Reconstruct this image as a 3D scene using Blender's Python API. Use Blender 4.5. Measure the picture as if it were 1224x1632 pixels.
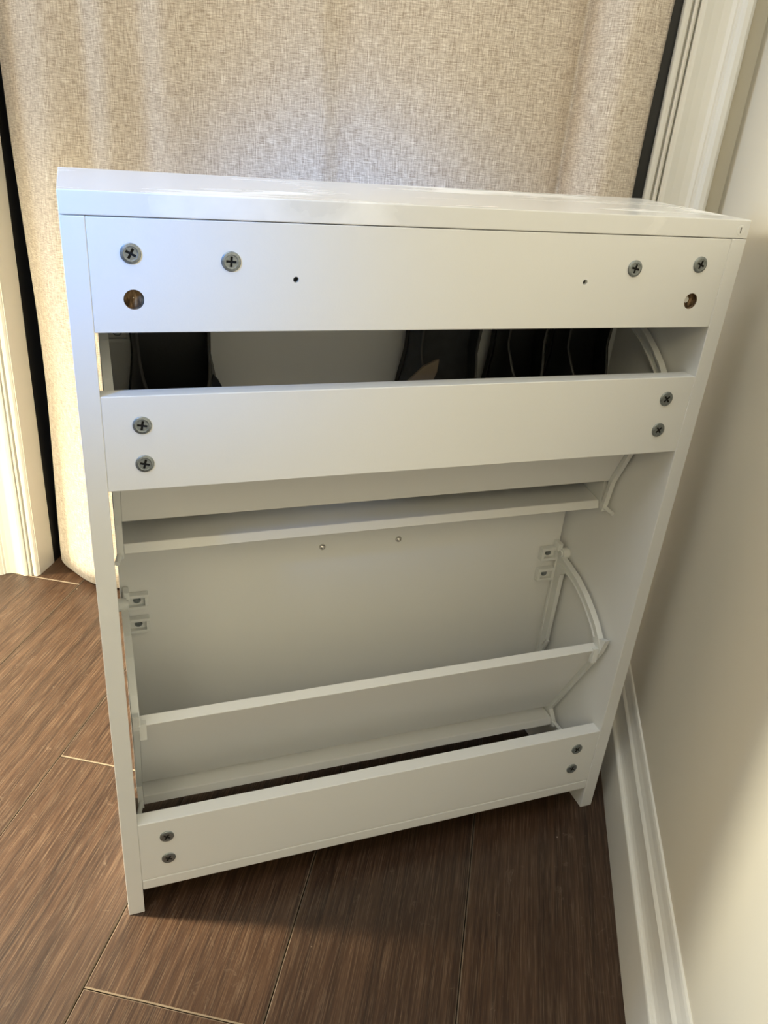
import bpy, bmesh, math, random
from mathutils import Vector, Matrix
random.seed(7)
for o in list(bpy.data.objects):
    bpy.data.objects.remove(o, do_unlink=True)
SC = bpy.context.scene
COL = SC.collection
# ------------------------------------------------------------------ camera
# room axes: X runs to the right wall, Y to the curtained wall, Z up; the
# origin is under the middle of the cabinet's open back
ANG = math.radians(60.5)
EU = Vector((math.sin(ANG), -math.cos(ANG), 0)); EV = Vector((math.cos(ANG), math.sin(ANG), 0))
def to_room(p):
    p = Vector(p); return Vector((p.dot(EU), p.dot(EV), p.z))
cam_d = bpy.data.cameras.new('camera'); cam = bpy.data.objects.new('camera', cam_d); COL.objects.link(cam)
cr = to_room((0.94138704, -0.32854433, 0.07647917))
cd = to_room((-0.08616747, -0.45340565, -0.88712935))
cf = to_room((0.32613741, 0.82854206, -0.45514004))
M = Matrix(((cr.x, -cd.x, -cf.x), (cr.y, -cd.y, -cf.y), (cr.z, -cd.z, -cf.z))).to_4x4()
M.translation = to_room((-0.26486998, -0.56616239, 0.74564002))
cam.matrix_world = M
cam_d.sensor_fit = 'VERTICAL'; cam_d.sensor_height = 24.0
cam_d.lens = 1261.76 / 1632 * 24.0
cam_d.shift_x = 10.28 / 1632; cam_d.shift_y = 7.38 / 1632
cam_d.clip_start = 0.01
SC.camera = cam
# ------------------------------------------------------------------ light
SC.view_settings.view_transform = 'Standard'
SC.view_settings.look = 'None'
SC.view_settings.gamma = 1.0
SC.view_settings.use_curve_mapping = False
SC.view_settings.exposure = 0.0
wd = bpy.data.worlds.new('daylight'); SC.world = wd; wd.use_nodes = True
bg = wd.node_tree.nodes['Background']
bg.inputs[0].default_value = (0.80, 0.88, 1.0, 1); bg.inputs[1].default_value = 0.05
def lamp(name, kind, loc, aim, energy, color, **kw):
    d = bpy.data.lights.new(name, kind); o = bpy.data.objects.new(name, d); COL.objects.link(o)
    d.energy = energy; d.color = color
    for k, v in kw.items(): setattr(d, k, v)
    o.location = loc
    o.rotation_euler = (Vector(aim) - Vector(loc)).to_track_quat('-Z', 'Y').to_euler()
    return o
# low sun through the left window
lamp('sun', 'SUN', (-2, .125, .45), (0, 0, 0), 2.3, (1, 0.94, 0.72), angle=math.radians(8))
# sky light of the left window: a warm lower part and a cool upper part
lamp('window_glow', 'AREA', (-2.3, -.40, 1.4), (-.1, .1, .6), 15, (1, 0.82, 0.55), shape='RECTANGLE', size=.9, size_y=1.4)
lamp('window_daylight', 'AREA', (-2.2, .05, .9), (-.3, 0, .4), 15, (0.36, 0.62, 1), shape='RECTANGLE', size=.5, size_y=.8)
# added soft fill lamps: one behind the viewer, one overhead
lamp('front_fill', 'AREA', (-.05, -2.4, 2.0), (0, .1, .3), 10, (1, 0.87, 0.56), shape='RECTANGLE', size=.9, size_y=.7)
lamp('overhead_fill', 'AREA', (-.6, -.9, 2.4), (-.6, -.9, 0), 17, (0.8, 0.9, 1), shape='RECTANGLE', size=1.2, size_y=1.2)
# added spot lamps with no window behind them: one reaches the left casing, one the floor, a blue one the cabinet's upper left
lamp('casing_fill_spot', 'SPOT', (-.62, -2.0, 1.5), (-.69, .38, .26), 430, (1, 0.91, 0.62), spot_size=math.radians(19), spot_blend=.9, shadow_soft_size=.12)
lamp('floor_fill_spot', 'SPOT', (-1.9, -.35, 2.1), (-.56, .02, 0), 1600, (1, 0.86, 0.6), spot_size=math.radians(24), spot_blend=1.0, shadow_soft_size=.10)
lamp('blue_fill_spot', 'SPOT', (-.55, -.95, 1.12), (-.32, -.14, .73), 85, (0, 0.3, 1), spot_size=math.radians(25), spot_blend=1.0, shadow_soft_size=.08)

# ------------------------------------------------------------------ materials
def mat(name):
    m = bpy.data.materials.new(name); m.use_nodes = True
    nt = m.node_tree; b = nt.nodes['Principled BSDF']
    return m, nt, b
def N(nt, t, **kw):
    n = nt.nodes.new(t)
    for k, v in kw.items():
        if k in n.inputs: n.inputs[k].default_value = v
        else: setattr(n, k, v)
    return n
def L(nt, a, b): nt.links.new(a, b)
def ramp(nt, fac, stops):
    r = nt.nodes.new('ShaderNodeValToRGB'); e = r.color_ramp.elements
    while len(e) < len(stops): e.new(0.5)
    for i, (p, c) in enumerate(stops):
        e[i].position = p; e[i].color = (c[0], c[1], c[2], 1)
    L(nt, fac, r.inputs['Fac']); return r
def mix(nt, fac, a, b, mode='MIX'):
    m = nt.nodes.new('ShaderNodeMix'); m.data_type = 'RGBA'; m.blend_type = mode
    for s, v in ((m.inputs[0], fac), (m.inputs[6], a), (m.inputs[7], b)):
        if hasattr(v, 'links'): L(nt, v, s)
        elif isinstance(v, (int, float)): s.default_value = v
        else: s.default_value = (v[0], v[1], v[2], 1)
    return m.outputs[2]
def coords(nt, scale, kind='Object', off=None):
    tc = nt.nodes.new('ShaderNodeTexCoord'); mp = nt.nodes.new('ShaderNodeMapping')
    mp.inputs['Scale'].default_value = scale
    L(nt, tc.outputs[kind], mp.inputs['Vector'])
    if off is not None: L(nt, off, mp.inputs['Location'])
    return mp.outputs[0]
def bump(nt, b, h, s, d=0.001):
    n = N(nt, 'ShaderNodeBump', Strength=s, Distance=d); L(nt, h, n.inputs['Height']); L(nt, n.outputs[0], b.inputs['Normal'])

def simple(name, col, rough=.5, metal=0.0, var=.04, scale=8.0, bmp=0.0, bscale=300):
    m, nt, b = mat(name)
    n = N(nt, 'ShaderNodeTexNoise', Scale=scale, Detail=4.0); L(nt, coords(nt, (1, 1, 1)), n.inputs['Vector'])
    r = ramp(nt, n.outputs[0], [(.3, [c * (1 - var) for c in col]), (.7, [min(1, c * (1 + var)) for c in col])])
    L(nt, r.outputs[0], b.inputs['Base Color'])
    b.inputs['Roughness'].default_value = rough; b.inputs['Metallic'].default_value = metal
    if bmp:
        k = N(nt, 'ShaderNodeTexNoise', Scale=bscale, Detail=3.0); L(nt, coords(nt, (1, 1, 1)), k.inputs['Vector'])
        bump(nt, b, k.outputs[0], bmp)
    return m
M_LAM = simple('white_laminate', (.80, .80, .785), .34, var=.012, scale=5, bmp=.04, bscale=700)
M_PLA = simple('white_plastic', (.78, .79, .77), .38, var=.015, scale=30)
M_WALL = simple('cream_wall_paint', (.74, .685, .56), .6, var=.02, scale=3, bmp=.06, bscale=220)
M_CEIL = simple('ceiling_paint', (.85, .84, .80), .8)
M_TRIM = simple('cream_trim_paint', (.78, .755, .68), .42, var=.025, scale=14, bmp=.05, bscale=90)
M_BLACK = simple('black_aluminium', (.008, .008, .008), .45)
M_ZINC = simple('zinc_screw', (.27, .295, .30), .40, .85, var=.22, scale=420, bmp=.25, bscale=700)
M_CHROME = simple('polished_steel', (.72, .70, .66), .15, 1.0)
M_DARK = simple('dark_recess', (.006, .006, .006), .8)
M_SUB = simple('dark_underlay', (.03, .022, .018), .9)

# laminate of the worktop: soft smears of polish, their glare painted in as whiter colour
def mk_top():
    m, nt, b = mat('white_laminate_smear_glare')
    n = N(nt, 'ShaderNodeTexNoise', Scale=1.0, Detail=5.0, Distortion=.6); L(nt, coords(nt, (9, 55, 9)), n.inputs['Vector'])
    k = N(nt, 'ShaderNodeTexNoise', Scale=7.0, Detail=2.0); L(nt, coords(nt, (1, 1, 1)), k.inputs['Vector'])
    mu = N(nt, 'ShaderNodeMath', operation='MULTIPLY'); L(nt, n.outputs[0], mu.inputs[0]); L(nt, k.outputs[0], mu.inputs[1])
    r = ramp(nt, mu.outputs[0], [(.27, (.22, .22, .22)), (.35, (.58, .58, .58))]); L(nt, r.outputs[0], b.inputs['Roughness'])
    r2 = ramp(nt, mu.outputs[0], [(.27, (.79, .79, .78)), (.34, (.93, .93, .92))]); L(nt, r2.outputs[0], b.inputs['Base Color'])
    return m
M_TOP = mk_top()
def mk_chip():
    m, nt, b = mat('raw_chipboard')
    n = N(nt, 'ShaderNodeTexNoise', Scale=380.0, Detail=3.0); L(nt, coords(nt, (1, 1, .35)), n.inputs['Vector'])
    r = ramp(nt, n.outputs[0], [(.35, (.05, .028, .014)), (.55, (.20, .125, .065)), (.72, (.42, .30, .18))]); L(nt, r.outputs[0], b.inputs['Base Color'])
    b.inputs['Roughness'].default_value = .9; bump(nt, b, n.outputs[0], .8, .002)
    return m
M_CHIP = mk_chip()
def mk_wood():
    m, nt, b = mat('brushed_brown_plank')
    oi = nt.nodes.new('ShaderNodeObjectInfo')
    ml = N(nt, 'ShaderNodeVectorMath', operation='SCALE'); ml.inputs[3].default_value = 37.0
    cx = nt.nodes.new('ShaderNodeCombineXYZ'); L(nt, oi.outputs['Random'], cx.inputs[0]); L(nt, oi.outputs['Random'], cx.inputs[1])
    L(nt, cx.outputs[0], ml.inputs[0]); off = ml.outputs[0]
    # slow distortion that makes the cathedral figure
    d = N(nt, 'ShaderNodeTexNoise', Scale=1.0, Detail=2.0); L(nt, coords(nt, (9, 1.6, 1), off=off), d.inputs['Vector'])
    w = N(nt, 'ShaderNodeTexNoise', Scale=1.0, Detail=4.0, Roughness=.6, Distortion=.5); L(nt, coords(nt, (110, 2.0, 1), off=off), w.inputs['Vector'])
    band = N(nt, 'ShaderNodeMath', operation='MULTIPLY_ADD'); L(nt, d.outputs[0], band.inputs[0]); band.inputs[1].default_value = 46.0; L(nt, w.outputs[0], band.inputs[2])
    sn = N(nt, 'ShaderNodeMath', operation='SINE')
    sx = nt.nodes.new('ShaderNodeSeparateXYZ'); L(nt, coords(nt, (1, 1, 1), off=off), sx.inputs[0])
    m6 = N(nt, 'ShaderNodeMath', operation='MULTIPLY_ADD'); L(nt, sx.outputs[0], m6.inputs[0]); m6.inputs[1].default_value = 1150.0; L(nt, band.outputs[0], m6.inputs[2]); L(nt, m6.outputs[0], sn.inputs[0])
    h = N(nt, 'ShaderNodeMath', operation='MULTIPLY_ADD'); L(nt, sn.outputs[0], h.inputs[0]); h.inputs[1].default_value = .055; L(nt, w.outputs[0], h.inputs[2])
    base = ramp(nt, h.outputs[0], [(.20, (.016, .0074, .0040)), (.42, (.036, .0172, .0092)), (.62, (.062, .032, .0175)), (.85, (.100, .058, .034))])
    # limed pores: short pale dashes along the grain
    p = N(nt, 'ShaderNodeTexNoise', Scale=1.0, Detail=3.0, Roughness=.7, Distortion=.25); L(nt, coords(nt, (900, 18, 1), off=off), p.inputs['Vector'])
    pr = ramp(nt, p.outputs[0], [(.50, (0, 0, 0)), (.72, (.42, .42, .42))])
    c1 = mix(nt, pr.outputs[0], base.outputs[0], (.27, .195, .135))
    q = ramp(nt, p.outputs[0], [(.30, (.74, .74, .74)), (.46, (1, 1, 1))])
    c2 = mix(nt, 1.0, c1, q.outputs[0], 'MULTIPLY')
    # scuffs and dust specks
    s = N(nt, 'ShaderNodeTexNoise', Scale=1.0, Detail=6.0, Roughness=.75, Distortion=1.5); L(nt, coords(nt, (30, 22, 1), off=off), s.inputs['Vector'])
    sr = ramp(nt, s.outputs[0], [(.62, (0, 0, 0)), (.74, (.45, .45, .45))])
    c3 = mix(nt, sr.outputs[0], c2, (.26, .20, .15))
    v = N(nt, 'ShaderNodeTexVoronoi', Scale=26.0); L(nt, coords(nt, (1, 1, 1), off=off), v.inputs['Vector'])
    vr = ramp(nt, v.outputs['Distance'], [(.014, (.8, .8, .8)), (.024, (0, 0, 0))])
    c4 = mix(nt, vr.outputs[0], c3, (.66, .60, .50))
    # each board a touch different
    tr = ramp(nt, oi.outputs['Random'], [(0, (.74, .72, .70)), (1, (.98, .93, .87))])
    c5 = mix(nt, 1.0, c4, tr.outputs[0], 'MULTIPLY')
    L(nt, c5, b.inputs['Base Color'])
    b.inputs['Roughness'].default_value = .36
    bump(nt, b, p.outputs[0], .30, .0010)
    return m
M_WOOD = mk_wood()
M_EDGE = simple('worn_plank_edge', (.21, .165, .115), .8, var=.15, scale=60)
M_SEAM = simple('dark_plank_edge', (.13, .095, .065), .7, var=.2, scale=60)
def mk_linen():
    m, nt, b = mat('linen_weave')
    def nz(sc, det=2.0, dist=.4):
        n = N(nt, 'ShaderNodeTexNoise', Scale=1.0, Detail=det, Roughness=.6, Distortion=dist); L(nt, coords(nt, sc, 'UV'), n.inputs['Vector']); return n.outputs[0]
    wv = nz((900, 62, 1)); wh = nz((85, 900, 1)); f = nz((1100, 1100, 1), 1.0)
    a = N(nt, 'ShaderNodeMath', operation='MAXIMUM'); L(nt, wv, a.inputs[0]); L(nt, wh, a.inputs[1])
    a2 = N(nt, 'ShaderNodeMath', operation='MINIMUM'); L(nt, wv, a2.inputs[0]); L(nt, wh, a2.inputs[1])
    s = N(nt, 'ShaderNodeMath', operation='ADD'); L(nt, a.outputs[0], s.inputs[0]); L(nt, a2.outputs[0], s.inputs[1])
    s2 = N(nt, 'ShaderNodeMath', operation='MULTIPLY_ADD'); L(nt, f, s2.inputs[0]); s2.inputs[1].default_value = .35; L(nt, s.outputs[0], s2.inputs[2])
    mr = N(nt, 'ShaderNodeMapRange'); L(nt, s2.outputs[0], mr.inputs[0]); mr.inputs[1].default_value = .85; mr.inputs[2].default_value = 1.5
    r = ramp(nt, mr.outputs[0], [(.12, (.38, .30, .225)), (.42, (.58, .485, .385)), (.62, (.68, .59, .48)), (.92, (.86, .78, .67))])
    L(nt, r.outputs[0], b.inputs['Base Color']); b.inputs['Roughness'].default_value = .78
    b.inputs['Sheen Weight'].default_value = .15
    bump(nt, b, s2.outputs[0], .35, .0006)
    return m
M_LINEN = mk_linen()
M_SHOE_BLACK = simple('black_leather', (.012, .012, .013), .38, var=.2, scale=60, bmp=.1, bscale=400)
M_SHOE_SLATE = simple('slate_suede', (.040, .042, .046), .8, var=.15, scale=90, bmp=.2, bscale=500)
M_SHOE_SOLE = simple('dark_rubber_sole', (.02, .018, .017), .7)
M_SHOE_LIN = simple('brown_shoe_lining', (.16, .125, .09), .75, var=.1, scale=50)
M_RIM = simple('grey_shoe_edge', (.05, .048, .046), .6)
M_GLASS = simple('dark_window_glass', (.01, .012, .014), .05)

# ------------------------------------------------------------------ mesh helpers
def obj(name, bm, m, parent=None, kind=None, smooth=False):
    me = bpy.data.meshes.new(name)
    bmesh.ops.recalc_face_normals(bm, faces=bm.faces)
    bm.to_mesh(me); bm.free()
    for k in (m if isinstance(m, (list, tuple)) else [m]): me.materials.append(k)
    o = bpy.data.objects.new(name, me); COL.objects.link(o)
    if smooth:
        for p in me.polygons: p.use_smooth = True
    if parent is not None: o.parent = parent
    if kind: o['kind'] = kind
    return o
def empty(name, loc, rz, label, cat, group=None):
    o = bpy.data.objects.new(name, None); COL.objects.link(o); o.location = loc; o.rotation_euler = (0, 0, rz)
    o.empty_display_size = .05
    o['label'] = label; o['category'] = cat
    if group: o['group'] = group
    return o
def box(bm, x0, x1, y0, y1, z0, z1, bev=0.0):
    v = [bm.verts.new((x, y, z)) for x in (x0, x1) for y in (y0, y1) for z in (z0, z1)]
    fs = [bm.faces.new([v[i] for i in q]) for q in ((0, 1, 3, 2), (4, 6, 7, 5), (0, 4, 5, 1), (2, 3, 7, 6), (0, 2, 6, 4), (1, 5, 7, 3))]
    if bev:
        es = list({e for f in fs for e in f.edges})
        bmesh.ops.bevel(bm, geom=es, offset=bev, segments=2, affect='EDGES', profile=.5)
    return bm
def boxbm(*a): return box(bmesh.new(), *a)
def prism_x(bm, pts, x0, x1, bev=0.0):
    """polygon in (y, z) pushed along x"""
    a = [bm.verts.new((x0, y, z)) for y, z in pts]; b = [bm.verts.new((x1, y, z)) for y, z in pts]
    n = len(pts); fs = [bm.faces.new(a), bm.faces.new(list(reversed(b)))]
    for i in range(n): fs.append(bm.faces.new([a[i], b[i], b[(i + 1) % n], a[(i + 1) % n]]))
    if bev:
        es = list({e for f in fs for e in f.edges})
        bmesh.ops.bevel(bm, geom=es, offset=bev, segments=1, affect='EDGES')
    return bm
def ribbon_x(bm, line, w, x0, x1):
    """band of in-plane width w along a (y, z) polyline"""
    left, right = [], []
    for i, p in enumerate(line):
        a = Vector(line[max(i - 1, 0)]); b = Vector(line[min(i + 1, len(line) - 1)]); d = (b - a).normalized(); n = Vector((-d.y, d.x))
        left.append(Vector(p) + n * w / 2); right.append(Vector(p) - n * w / 2)
    for i in range(len(line) - 1):
        q = [left[i], left[i + 1], right[i + 1], right[i]]
        a = [bm.verts.new((x0, p.x, p.y)) for p in q]; b = [bm.verts.new((x1, p.x, p.y)) for p in q]
        bm.faces.new(a); bm.faces.new(list(reversed(b)))
        for k in range(4): bm.faces.new([a[k], b[k], b[(k + 1) % 4], a[(k + 1) % 4]])
    bmesh.ops.remove_doubles(bm, verts=bm.verts, dist=1e-6)
    return bm
def cyl(bm, c, axis, r, h, seg=24, r2=None, mi=0):
    """cylinder starting at c, running h along axis"""
    q = Vector(axis).to_track_quat('Z', 'Y'); c = Vector(c); r2 = r if r2 is None else r2
    ra = [bm.verts.new(c + q @ Vector((r * math.cos(2 * math.pi * i / seg), r * math.sin(2 * math.pi * i / seg), 0))) for i in range(seg)]
    rb = [bm.verts.new(c + q @ Vector((r2 * math.cos(2 * math.pi * i / seg), r2 * math.sin(2 * math.pi * i / seg), h))) for i in range(seg)]
    fs = [bm.faces.new(list(reversed(ra))), bm.faces.new(rb)] + [bm.faces.new([ra[i], ra[(i + 1) % seg], rb[(i + 1) % seg], rb[i]]) for i in range(seg)]
    for f in fs: f.material_index = mi
    return bm
def loft(bm, rings, cap=True, closed=True):
    vs = [[bm.verts.new(p) for p in r] for r in rings]
    n = len(vs[0])
    for a, b in zip(vs, vs[1:]):
        for i in range(n if closed else n - 1):
            bm.faces.new([a[i], a[(i + 1) % n], b[(i + 1) % n], b[i]])
    if cap: bm.faces.new(list(reversed(vs[0]))); bm.faces.new(vs[-1])
    return bm
def extrude_profile(bm, prof, p0, p1, axis):
    """closed profile [(a, b)] run along axis 'y' (a=x, b=z) or 'z' (a=x, b=y)"""
    def P(a, b, t): return (a, t, b) if axis == 'y' else (a, b, t)
    return loft(bm, [[P(a, b, p0) for a, b in prof], [P(a, b, p1) for a, b in prof]])

# ------------------------------------------------------------------ the room
WX = .272           # right wall plane
WY = .425           # curtained wall plane
OX0, OX1 = -.669, .183   # opening in that wall
CEIL = 2.5; XL = -2.4; YF = -2.6
obj('wall_right', boxbm(WX, WX + .12, YF, WY + .3, 0, CEIL), M_WALL, kind='structure')
bmb = bmesh.new()
box(bmb, XL, OX0 - .003, WY, WY + .28, 0, CEIL); box(bmb, OX1 + .003, WX, WY, WY + .28, 0, CEIL); box(bmb, OX0 - .003, OX1 + .003, WY, WY + .28, 2.3, CEIL)
obj('wall_back', bmb, M_WALL, kind='structure')
obj('ceiling', boxbm(XL, WX + .12, YF, WY + .3, CEIL, CEIL + .1), M_CEIL, kind='structure')
LZ0, LZ1, LY0, LY1 = .80, 2.2, -2.0, .36          # opening of the left window
bmb = bmesh.new()
box(bmb, XL - .12, XL, YF, LY0, 0, CEIL); box(bmb, XL - .12, XL, LY1, WY + .3, 0, CEIL); box(bmb, XL - .12, XL, LY0, LY1, LZ1, CEIL); box(bmb, XL - .12, XL, LY0, LY1, 0, LZ0)
obj('wall_left', bmb, M_WALL, kind='structure')
obj('wall_front', boxbm(XL - .12, WX + .12, YF - .12, YF, 0, CEIL), M_WALL, kind='structure')
floor = obj('floor', boxbm(XL, WX, YF, WY + .3, -.05, -.012), M_SUB, kind='structure')
PW = .1725
joints = {0: [-1.3, .33], 1: [-.9, .5], 2: [-1.15, -.2135], 3: [-.95, .048], 4: [-1.2, -.30], 5: [-.5, .412]}
def plank(x0, x1, y0, y1):
    g = .0005
    bm = boxbm(x0 + g, x1 - g, y0 + g, y1 - g, -.0118, 0)
    cx, cy = (x0 + x1) / 2, (y0 + y1) / 2
    bmesh.ops.translate(bm, verts=bm.verts, vec=(-cx, -cy, 0))
    top = [f for f in bm.faces if all(v.co.z > -.001 for v in f.verts)][0]
    te = list(top.edges)
    r = bmesh.ops.bevel(bm, geom=te, offset=.0011, segments=1, affect='EDGES', profile=.5)
    for f in bm.faces:
        f.normal_update()
        n = f.normal
        if .2 < n.z < .95: f.material_index = 1 if abs(n.y) > abs(n.x) else 2
    o = obj('plank', bm, [M_WOOD, M_EDGE, M_SEAM], floor)
    o.location = (cx, cy, 0)
for k in range(15):
    xb = .2705 - k * PW
    js = joints.get(k, [-1.4 + .37 * (k % 4), .1 - .23 * (k % 3)])
    ys = [YF] + js + [WY + .3]
    for a, b in zip(ys, ys[1:]): plank(xb - PW, xb, a, b)
# baseboard along the right wall
prof = [(WX, 0), (.256, 0), (.256, .0705), (.2566, .0725), (.2582, .0735), (.2602, .0735), (.2616, .0755), (.2630, .081), (.2638, .090), (.2640, .1045),
        (.2634, .1065), (.2634, .1085), (.2646, .1105), (.2662, .1125), (.2680, .120), (.2690, .128), (.2700, .131), (WX, .1315)]
obj('baseboard_right', extrude_profile(bmesh.new(), prof, YF, WY, 'y'), M_TRIM, kind='structure')
# fluted casings of the curtained opening; profile (distance from the opening's edge, projection from the wall)
cas = [(0, 0), (0, .006), (.0015, .0095), (.0045, .0105), (.0078, .0095), (.0088, .0025), (.0102, .0025), (.0108, .0110), (.0128, .0125), (.0146, .0110), (.0152, .0035), (.0163, .0035),
       (.0170, .0120), (.0190, .0140), (.0225, .0150), (.0300, .0125), (.0400, .0115), (.0480, .0130), (.0520, .0165), (.0535, .0165), (.0545, .0200), (.0560, .0205), (.0580, .0240), (.0610, .0260), (.0660, .0265), (.0690, .0245), (.0700, .0215), (.0700, 0)]
obj('trim_1', extrude_profile(bmesh.new(), [(OX0 - d, WY - h) for d, h in cas], 0, 2.3, 'z'), M_TRIM, kind='structure')
obj('trim_2', extrude_profile(bmesh.new(), [(OX1 + d, WY - h) for d, h in cas], 0, 2.3, 'z'), M_TRIM, kind='structure')
bm = bmesh.new()
box(bm, OX0 - .003, OX0 + .001, WY - .004, WY + .040, 0, 2.3)
obj('trim_3', bm, M_TRIM, kind='structure')        # white lining of the left jamb
# black door frame with dark glass behind the curtain
win = obj('window_1', boxbm(OX1 - .055, OX1 + .002, WY + .002, WY + .16, 0, 2.3, .002), M_BLACK, kind='structure')
obj('frame_shade_strip', boxbm(OX0 - .003, OX0 + .0004, WY + .041, WY + .17, 0, 2.3), M_BLACK, win)  # left frame as black strip, brought forward to paint the jamb's shade
obj('frame_rail', boxbm(OX0 + .05, OX1 - .055, WY + .121, WY + .17, 2.22, 2.3, .002), M_BLACK, win)
obj('frame_rail', boxbm(OX0 + .05, OX1 - .055, WY + .121, WY + .17, 0, .08, .002), M_BLACK, win)
obj('pane', boxbm(OX0 + .05, OX1 - .055, WY + .14, WY + .15, .08, 2.22), M_GLASS, win)

# ------------------------------------------------------------------ curtain
KNOT = [(-.664, .492), (-.660, .476), (-.645, .458), (-.615, .437), (-.585, .4195), (-.564, .4125), (-.540, .412), (-.515, .416), (-.480, .406), (-.440, .416), (-.400, .4055), (-.350, .4145),
        (-.280, .411), (-.205, .405), (-.183, .4135), (-.120, .408), (-.045, .404), (0, .412), (.040, .427), (.070, .443), (.0860, .458), (.0875, .456), (.0960, .438), (.110, .416), (.130, .399), (.150, .403), (.163, .412), (.1712, .421)]
def hermite(t):
    for i in range(len(KNOT) - 1):
        if KNOT[i][0] <= t <= KNOT[i + 1][0]:
            x0, y0 = KNOT[i]; x1, y1 = KNOT[i + 1]
            xm, ym = KNOT[max(i - 1, 0)]; xp, yp = KNOT[min(i + 2, len(KNOT) - 1)]
            m0 = (y1 - ym) / max(x1 - xm, 1e-6); m1 = (yp - y0) / max(xp - x0, 1e-6)
            h = x1 - x0; s = (t - x0) / h
            return (2*s**3-3*s*s+1)*y0 + (s**3-2*s*s+s)*h*m0 + (3*s*s-2*s**3)*y1 + (s**3-s*s)*h*m1
    return KNOT[-1][1]
def make_curtain():
    bm = bmesh.new(); uv = bm.loops.layers.uv.new('UVMap')
    nx = 300; zs = [.006 + i * .03 for i in range(31)] + [1.05, 1.2, 1.4, 1.6, 1.8, 2.0, 2.28]
    xs = [KNOT[0][0] + (KNOT[-1][0] - KNOT[0][0]) * i / nx for i in range(nx + 1)]
    ys = [hermite(x) for x in xs]
    arc = [0]
    for i in range(nx): arc.append(arc[-1] + math.hypot(xs[i+1] - xs[i], ys[i+1] - ys[i]))
    g = []
    for z in zs:
        row = []
        for i, x in enumerate(xs):
            t = (x - xs[0]) / (xs[-1] - xs[0])
            w = math.exp(-(t / .10) ** 2)
            dx = w * .011 * math.exp(-((z - .36) / .24) ** 2)          # the left edge bows in
            dx += .004 * math.sin(z * 9 + t * 5) * t * (1 - t) * 4 + .0016 * math.sin(z * 14 + 1) * (1 if t > .97 else 0)
            dy = .004 * math.sin(z * 5.2 + t * 21) * (t * (1 - t) * 4) ** .5
            row.append(bm.verts.new((x + dx, ys[i] + dy, z)))
        g.append(row)
    for j in range(len(zs) - 1):
        for i in range(nx):
            f = bm.faces.new([g[j][i], g[j][i+1], g[j+1][i+1], g[j+1][i]]); f.smooth = True
            for lp, (ii, jj) in zip(f.loops, ((i, j), (i+1, j), (i+1, j+1), (i, j+1))): lp[uv].uv = (arc[ii], zs[jj])
    o = obj('curtain', bm, M_LINEN, smooth=True)
    sd = o.modifiers.new('thickness', 'SOLIDIFY'); sd.thickness = .0016; sd.offset = 1
    o['label'] = 'beige woven linen curtain hanging in soft folds behind the cabinet'; o['category'] = 'curtain'
    return o
make_curtain()

# ------------------------------------------------------------------ shoe cabinet, seen from its open back
cab = empty('shoe_cabinet', (0, 0, 0), math.pi / 2 - ANG, 'slim white flip-drawer shoe cabinet turned with its open back to the viewer', 'cabinet')
W2 = .275; T = .0154; H = .6872; ZT = .6722; D = .156; TR = .0152
side_l = obj('side_panel', boxbm(-W2, -W2 + T, 0, D, 0, ZT - .0004, .0006), M_LAM, cab)
side_r = obj('side_panel', boxbm(W2 - T, W2, 0, D, 0, ZT - .0004, .0006), M_LAM, cab)
top = obj('top_panel', boxbm(-W2, W2, 0, D, ZT, H, .0007), M_TOP, cab)
XI = W2 - T
def rail(z0, z1, cuts=()):
    o = obj('back_rail', boxbm(-XI, XI, .0003, TR, z0, z1, .0006), M_LAM, cab)
    if cuts:
        cb = bmesh.new()
        for (x, z, r, dep) in cuts: cyl(cb, (x, -.004, z), (0, 1, 0), r, .004 + dep, 28)
        c = obj('cutter', cb, M_CHIP, cab)
        md = o.modifiers.new('holes', 'BOOLEAN'); md.object = c; md.solver = 'EXACT'; md.operation = 'DIFFERENCE'
        bpy.context.view_layer.update()
        ev = o.evaluated_get(bpy.context.evaluated_depsgraph_get())
        nm = bpy.data.meshes.new_from_object(ev)
        o.modifiers.clear(); o.data = nm
        bpy.data.objects.remove(c, do_unlink=True)
    return o
SX = .2325
HOLES = [(-SX, .6190, .0068, .0062), (SX, .6192, .0068, .0062), (-.1201, .6335, .0021, .012), (.1219, .6342, .0021, .012)]
rail1 = rail(.5963, ZT - .0006, HOLES)
rail2 = rail(.4762, .5507)
rail3 = rail(.0464, .1232)
shelf = obj('bottom_strip', boxbm(-XI, XI, .0003, .070,   .0321, .0459, .0013), M_LAM, cab)
# hole linings: raw board at the bottom of the two empty sockets, darkness in the pilot holes
for i, (x, z, r, dep) in enumerate(HOLES):
    bm = bmesh.new()
    if i < 2:
        seg = 28
        ring = lambda rr, y: [(x + rr * math.cos(2*math.pi*k/seg), y, z + rr * math.sin(2*math.pi*k/seg)) for k in range(seg)]
        ri = .0026 if i == 1 else .0004
        loft(bm, [ring(r - .00005, .0006), ring(r - .0001, dep), ring(ri, dep - .0002)], cap=False)
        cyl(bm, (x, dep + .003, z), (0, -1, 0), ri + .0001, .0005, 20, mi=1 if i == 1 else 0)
        loft(bm, [ring(ri, dep - .0002), ring(ri, dep + .003)], cap=False)
        o = obj('socket_lining', bm, [M_CHIP, M_DARK], rail1)
        o['label'] = 'empty brown screw socket'
    else:
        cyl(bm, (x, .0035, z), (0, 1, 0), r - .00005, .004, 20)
        obj('pilot_hole', bm, M_DARK, rail1)
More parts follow.
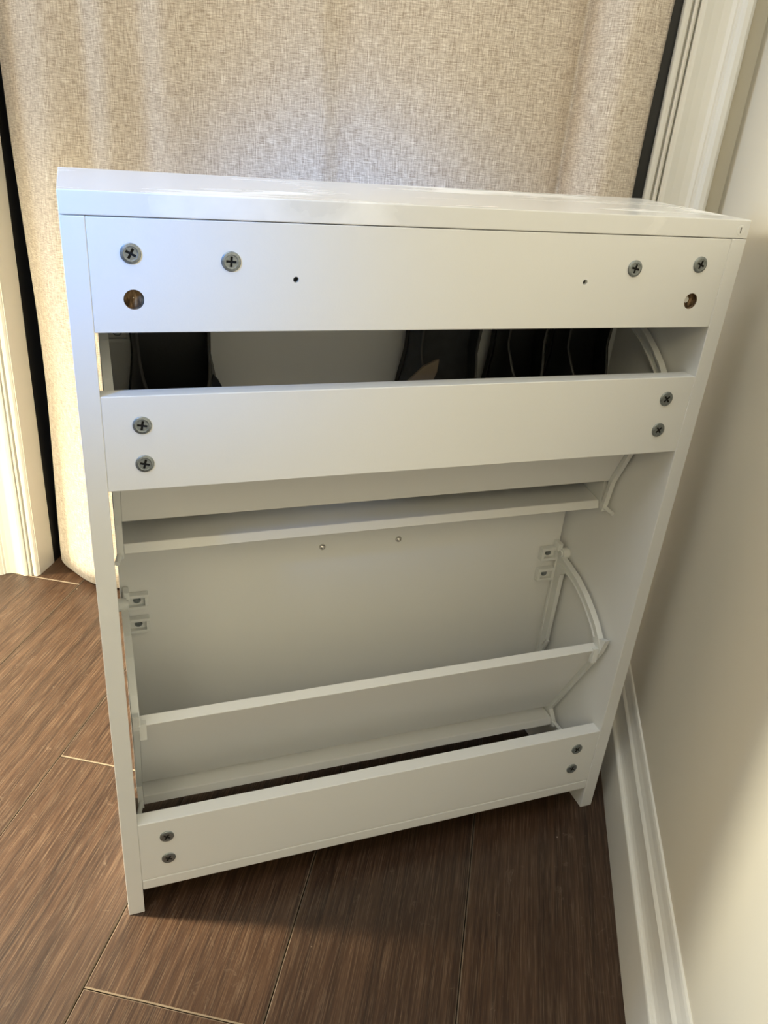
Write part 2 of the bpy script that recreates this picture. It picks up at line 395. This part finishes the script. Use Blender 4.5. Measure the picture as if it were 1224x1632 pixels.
# zinc screws with a cross recess: one mesh, shared
def screw_mesh(R=.0068):
    bm = bmesh.new(); seg = 32
    prof = [(R, .0006), (R, -.0006), (R - .0005, -.0011), (R * .72, -.00145), (R * .62, -.00125)]
    rings = [[(r * math.cos(2*math.pi*k/seg), y, r * math.sin(2*math.pi*k/seg)) for k in range(seg)] for r, y in prof]
    loft(bm, rings)
    o = obj('screw_blank', bm, M_ZINC)
    cb = bmesh.new()
    box(cb, -.0036, .0036, -.004, -.0002, -.00085, .00085); 
    c1 = obj('cut_a', cb, M_DARK)
    cb = bmesh.new(); box(cb, -.00085, .00085, -.004, -.0001, -.0036, .0036); c2 = obj('cut_b', cb, M_DARK)
    for c in (c1, c2):
        md = o.modifiers.new('cross', 'BOOLEAN'); md.object = c; md.solver = 'EXACT'; md.operation = 'DIFFERENCE'
        try: md.material_mode = 'TRANSFER'
        except Exception: pass
    bpy.context.view_layer.update()
    nm = bpy.data.meshes.new_from_object(o.evaluated_get(bpy.context.evaluated_depsgraph_get()))
    for q in (o, c1, c2): bpy.data.objects.remove(q, do_unlink=True)
    return nm
SCREW = screw_mesh()
def screw(parent, x, z, rot, y=.0003):
    o = bpy.data.objects.new('screw', SCREW); COL.objects.link(o); o.parent = parent
    o.location = (x, y, z); o.rotation_euler = (0, math.radians(rot), 0)
for a in ((-.2329, .6493, 28), (-.1665, .6453, 4), (.1672, .6458, 12), (.2327, .6500, 22)): screw(rail1, *a)
for a in ((-.2324, .5283, 10), (-.2321, .4978, 14), (.2329, .5301, 47), (.2325, .4998, 50)): screw(rail2, *a)
for a in ((-.2333, .1015, 35), (-.2328, .0712, 30), (.2323, .1020, 38), (.2317, .0716, 25)): screw(rail3, *a)
# small slotted cover on the end of the top panel
bm = cyl(bmesh.new(), (.2658, .0002, .6789), (0, -1, 0), .0042, .0004, 28, r2=.0040)
box(bm, .2655, .2661, -.00045, -.0001, .6766, .6812)
for f in bm.faces:
    if all(abs(v.co.x - .2658) < .0004 for v in f.verts): f.material_index = 1
obj('cover_cap', bm, [M_LAM, M_SUB], top)

# flip drawers: door, two plastic brackets, slanted board and floor board
DX = .2555; DY = .146
def flip_drawer(z0, z1, dz, board_top, board_bot, floor_edge, floor_slope, lower):
    door = obj('flip_door', boxbm(-DX, DX, DY, DY + .0145, z0, z1, .0006), M_LAM, cab)
    # slanted board
    ty, tz = board_top; by, bz = board_bot
    d = Vector((by - ty, bz - tz)).normalized(); n = Vector((-d.y, d.x))
    if n.x < 0: n = -n
    th = .0104
    pts = [(ty, tz), (by, bz), (by + n.x * th, bz + n.y * th), (ty + n.x * th, tz + n.y * th)]
    obj('slanted_board', prism_x(bmesh.new(), pts, -.2500, .2500, .0004), M_LAM, door)
    # floor board under the shoes
    fy, fz = floor_edge
    ft = .0088; ye = DY - .001
    pts = [(fy, fz), (fy - .003, fz - ft), (ye, fz - ft + floor_slope * (ye - fy)), (ye, fz + floor_slope * (ye - fy))]
    obj('floor_board', prism_x(bmesh.new(), pts, -.2500, .2500, .0004), M_LAM, door)
    for s in (-1, 1):
        bm = bmesh.new()
        def X(a, b): return (min(s*a, s*b), max(s*a, s*b))
        arc = [(.1290, .2800), (.1160, .2775), (.0950, .2722), (.0740, .2628), (.0580, .2525), (.0450, .2425), (.0345, .2315), (.0270, .2215)]
        arc = [(y, z + dz) for y, z in arc]
        ribbon_x(bm, arc, .0100, *X(.2522, .2552))                      # web of the curved arm
        rim = []
        for i, p in enumerate(arc):
            a = Vector(arc[max(i-1, 0)]); b = Vector(arc[min(i+1, len(arc)-1)]); t = (b - a).normalized(); q = Vector(p) + Vector((t.y, -t.x)) * .0052
            rim.append((q.x, q.y))
        ribbon_x(bm, rim, .0018, *X(.2492, .2562))                       # its outer flange
        lip = []
        for i, p in enumerate(arc):
            a = Vector(arc[max(i-1, 0)]); b = Vector(arc[min(i+1, len(arc)-1)]); t = (b - a).normalized(); q = Vector(p) - Vector((t.y, -t.x)) * .0050
            lip.append((q.x, q.y))
        ribbon_x(bm, lip, .0013, *X(.2502, .2556))                       # and the raised inner edge
        P = lambda L_: [(y, z + dz) for y, z in L_]
        prism_x(bm, P([(.1290, .2860), (.1455, .2860), (.1455, .1300), (.1360, .1500), (.1275, .1660), (.1246, .2630), (.1150, .2700)]), *X(.2525, .2552))   # upright arm
        ribbon_x(bm, P([(.1246, .2630), (.1270, .1660), (.1330, .1530)]), .0016, *X(.2500, .2556))
        ribbon_x(bm, P([(.1400, .2830), (.1400, .1400)]), .0014, *X(.2508, .2526))
        ribbon_x(bm, P([(.1275, .1660), (.1330, .1530), (.1420, .1300)]), .0090, *X(.2522, .2552))
        # rod that follows the slanted board, tip to foot
        oy = -n.x * .0018; oz = -n.y * .0018
        rod = [(ty - .006, tz + .016), (ty + oy, tz + oz), (by + oy + .000, bz + oz + .0), (floor_edge[0] - .006, floor_edge[1] - .010)]
        ribbon_x(bm, rod, .0046, *X(.2503, .2560))
        prism_x(bm, [(ty - .010, tz + .0195), (ty + .012, tz + .010), (ty + .004, tz - .012), (ty - .0035, tz + .001)], *X(.2500, .2560))   # pointed tip
        box(bm, *X(.2440, .2504), ty - .0018, ty + .004, tz - .016, tz + .003)            # small hook over the board
        prism_x(bm, [(floor_edge[0] - .005, floor_edge[1] - .009), (DY - .0005, floor_edge[1] - .009 + .06 * lower), (DY - .0005, floor_edge[1] + .02), (by + .010, bz + .012)], *X(.2506, .2552))
        obj('bracket', bm, M_PLA, door)
        kb = bmesh.new(); kx = s * .2505
        cyl(kb, (kx, .1310, .2893 + dz), (s, 0, 0), .0066, .0088, 22); cyl(kb, (kx, .1310, .2893 + dz), (-s, 0, 0), .0040, .0020, 22)
        box(kb, *X(.2470, .2530), .1330, .1455, .2905 + dz, .3010 + dz, .001)
        obj('stop_knob', kb, M_PLA, door, smooth=False)
        pb = bmesh.new(); pd = Vector((s * .0045, -.0180, -.0035)); cyl(pb, (s * .2525, floor_edge[0] - .002, floor_edge[1] - .0045), pd, .0024, pd.length, 18)
        obj('pivot_pin', pb, M_PLA, door)
        for zc in (.2850, .2560):
            cb = bmesh.new(); z = zc + dz
            xa, xb = .2290, .2520
            box(cb, *X(xa, xb), .1378, DY - .0003, z + .0050, z + .0085, .0005)
            box(cb, *X(xa, xb), .1378, DY - .0003, z - .0085, z - .0050, .0005)
            box(cb, *X(xa, xa + .0035), .1378, DY - .0003, z - .0050, z + .0050, .0004)
            box(cb, *X(xb - .0040, xb), .1378, DY - .0003, z - .0050, z + .0050, .0004)
            box(cb, *X(xa + .0035, xb - .004), .1430, DY - .0003, z - .0050, z + .0050)
            obj('clip', cb, M_PLA, door)
            sb = bmesh.new(); cyl(sb, (s * .2400, .1430, z), (0, -1, 0), .0040, .0016, 18, r2=.0028)
            obj('clip_screw', sb, M_ZINC, door)
    return door
upper = flip_drawer(.3505, .6680, .304, (.0240, .5310), (.0745, .4116), (.0842, .3840), .14, 0)
lower = flip_drawer(.0140, .3480, 0.0, (.0275, .2212), (.0922, .0856), (.0812, .0763), .05, 0)
# two domed screws of the handle on the lower door
def dome():
    bm = bmesh.new(); seg = 20; R = .0036
    prof = [(R, 0), (R * .97, -.0010), (R * .78, -.0021), (R * .45, -.0028), (R * .12, -.0030)]
    loft(bm, [[(r * math.cos(2*math.pi*k/seg), y, r * math.sin(2*math.pi*k/seg)) for k in range(seg)] for r, y in prof]); return bm
for x in (-.0454, .0427):
    o = obj('handle_screw', dome(), M_CHROME, lower, smooth=True); o.location = (x, DY, .3237)

# ------------------------------------------------------------------ shoes in the upper drawer
def shoe(name, loc, width, length, lean, yaw, roll, mats, opening, label, tongue=None, height=.052):
    """toe down at loc, heel up, opening towards the cabinet's back"""
    root = bpy.data.objects.new(name, None); COL.objects.link(root); root.empty_display_size = .05
    root['label'] = label; root['category'] = 'shoe'; root['group'] = 'shoes in the upper flip drawer'
    n = 22; na = 20
    def half(l):
        w = [(0, .30), (.03, .52), (.10, .80), (.22, .97), (.32, 1.0), (.5, .82), (.65, .70), (.8, .72), (.92, .66), (.97, .50), (1, .28)]
        for (a, p), (b, q) in zip(w, w[1:]):
            if a <= l <= b: return (p + (q - p) * (l - a) / (b - a)) * width / 2
        return w[-1][1] * width / 2
    def hgt(l):
        w = [(0, .35), (.05, .62), (.15, .80), (.35, 1.0), (.6, 1.05), (.85, 1.2), (.96, 1.25), (1, 1.0)]
        for (a, p), (b, q) in zip(w, w[1:]):
            if a <= l <= b: return (p + (q - p) * (l - a) / (b - a)) * height
        return height
    # local axes: x across, z along the shoe (toe 0 -> heel up), -y is out of the opening, sole at y=0
    sb = bmesh.new()
    ls = [i / n for i in range(n + 1)]
    out = [(half(l) + .001, l * length) for l in ls] + [(-half(l) - .001, l * length) for l in reversed(ls)]
    a = [sb.verts.new((x, 0, z)) for x, z in out]; b = [sb.verts.new((x, -.007, z)) for x, z in out]
    sb.faces.new(a); sb.faces.new(list(reversed(b)))
    for i in range(len(out)): sb.faces.new([a[i], b[i], b[(i+1) % len(out)], a[(i+1) % len(out)]])
    obj('sole', sb, mats[1], root)
    ub = bmesh.new()
    ls = [0, .02, .05, .09] + [.14 + .86 * i / 30 for i in range(31)]
    halves = []
    for sd_ in (1, -1):
        grid = []
        for l in ls:
            g_ = 0 if l <= opening else min(.80, .80 * ((l - opening) / .16) ** .5)
            row = []
            for k in range(13):
                th = math.pi / 2 * (1 - g_ * .9) * k / 12
                c, q_ = math.cos(th), math.sin(th)
                row.append(ub.verts.new((sd_ * half(l) * c ** .75 if c > 1e-6 else 0, -.006 - hgt(l) * q_ ** .8 * .95, l * length)))
            grid.append(row)
        for r0, r1 in zip(grid, grid[1:]):
            for k in range(12): ub.faces.new([r0[k], r0[k+1], r1[k+1], r1[k]])
        halves.append(grid)
    ub.faces.new(halves[0][0] + list(reversed(halves[1][0]))[1:])
    ub.faces.new(halves[0][-1] + list(reversed(halves[1][-1])))
    bmesh.ops.remove_doubles(ub, verts=ub.verts, dist=1e-5)
    u = obj('upper', ub, [mats[0], M_RIM], root, smooth=True)
    sd = u.modifiers.new('thickness', 'SOLIDIFY'); sd.thickness = .0025; sd.offset = -1; sd.material_offset_rim = 1
    ib = bmesh.new()
    out2 = [(x * .92, z * .97 + .003) for x, z in out]
    a = [ib.verts.new((x, -.0072, z)) for x, z in out2]; b = [ib.verts.new((x, -.0095, z)) for x, z in out2]
    ib.faces.new(a); ib.faces.new(list(reversed(b)))
    for i in range(len(out2)): ib.faces.new([a[i], b[i], b[(i+1) % len(out2)], a[(i+1) % len(out2)]])
    obj('insole', ib, mats[2], root)
    if tongue:
        x0, z0, wt, ht, ang = tongue
        tb = bmesh.new()
        pts = [(-wt*.5, 0), (wt*.5, 0), (wt*.52, ht*.78), (wt*.42, ht), (wt*.10, ht*.80)]
        ca, sa = math.cos(ang), math.sin(ang)
        pr = [(x0 + x*ca - z*sa, z0 + x*sa + z*ca) for x, z in pts]
        yy = -hgt(opening) - .004
        a = [tb.verts.new((x, yy, z)) for x, z in pr]; b = [tb.verts.new((x, yy - .003, z)) for x, z in pr]
        tb.faces.new(a); tb.faces.new(list(reversed(b)))
        for i in range(5): tb.faces.new([a[i], b[i], b[(i+1) % 5], a[(i+1) % 5]])
        obj('tongue', tb, mats[3], root)
    root.matrix_world = (Matrix.Rotation(math.pi/2 - ANG, 4, 'Z') @ Matrix.Translation(loc) @ Matrix.Rotation(yaw, 4, 'Z') @ Matrix.Rotation(lean, 4, 'X') @ Matrix.Rotation(roll, 4, 'Y'))
    return root
BK = (M_SHOE_BLACK, M_SHOE_SOLE, M_SHOE_BLACK, M_SHOE_BLACK)
SL = (M_SHOE_SLATE, M_SHOE_SOLE, M_SHOE_SLATE, M_SHOE_LIN)
shoe('shoe', (-.192, .140, .3935), .092, .235, .03, .0, -.03, BK, .50, 'black leather shoe at the left end of the upper drawer', (.034, .122, .014, .026, .45), height=.050)
shoe('shoe', (.054, .140, .3935), .092, .235, .03, .0, .02, SL, .50, 'dark slate grey suede shoe with a pale brown tongue, mid upper drawer', (-.052, .112, .034, .052, -.32), height=.050)
shoe('shoe', (.138, .140, .3935), .064, .230, .03, .0, .01, BK, .54, 'black low-cut shoe between the slate shoe and another black shoe', None, height=.046)
shoe('shoe', (.211, .140, .3935), .074, .230, .03, .0, -.01, BK, .53, 'black low-cut shoe at the right end of the upper drawer', None, height=.050)
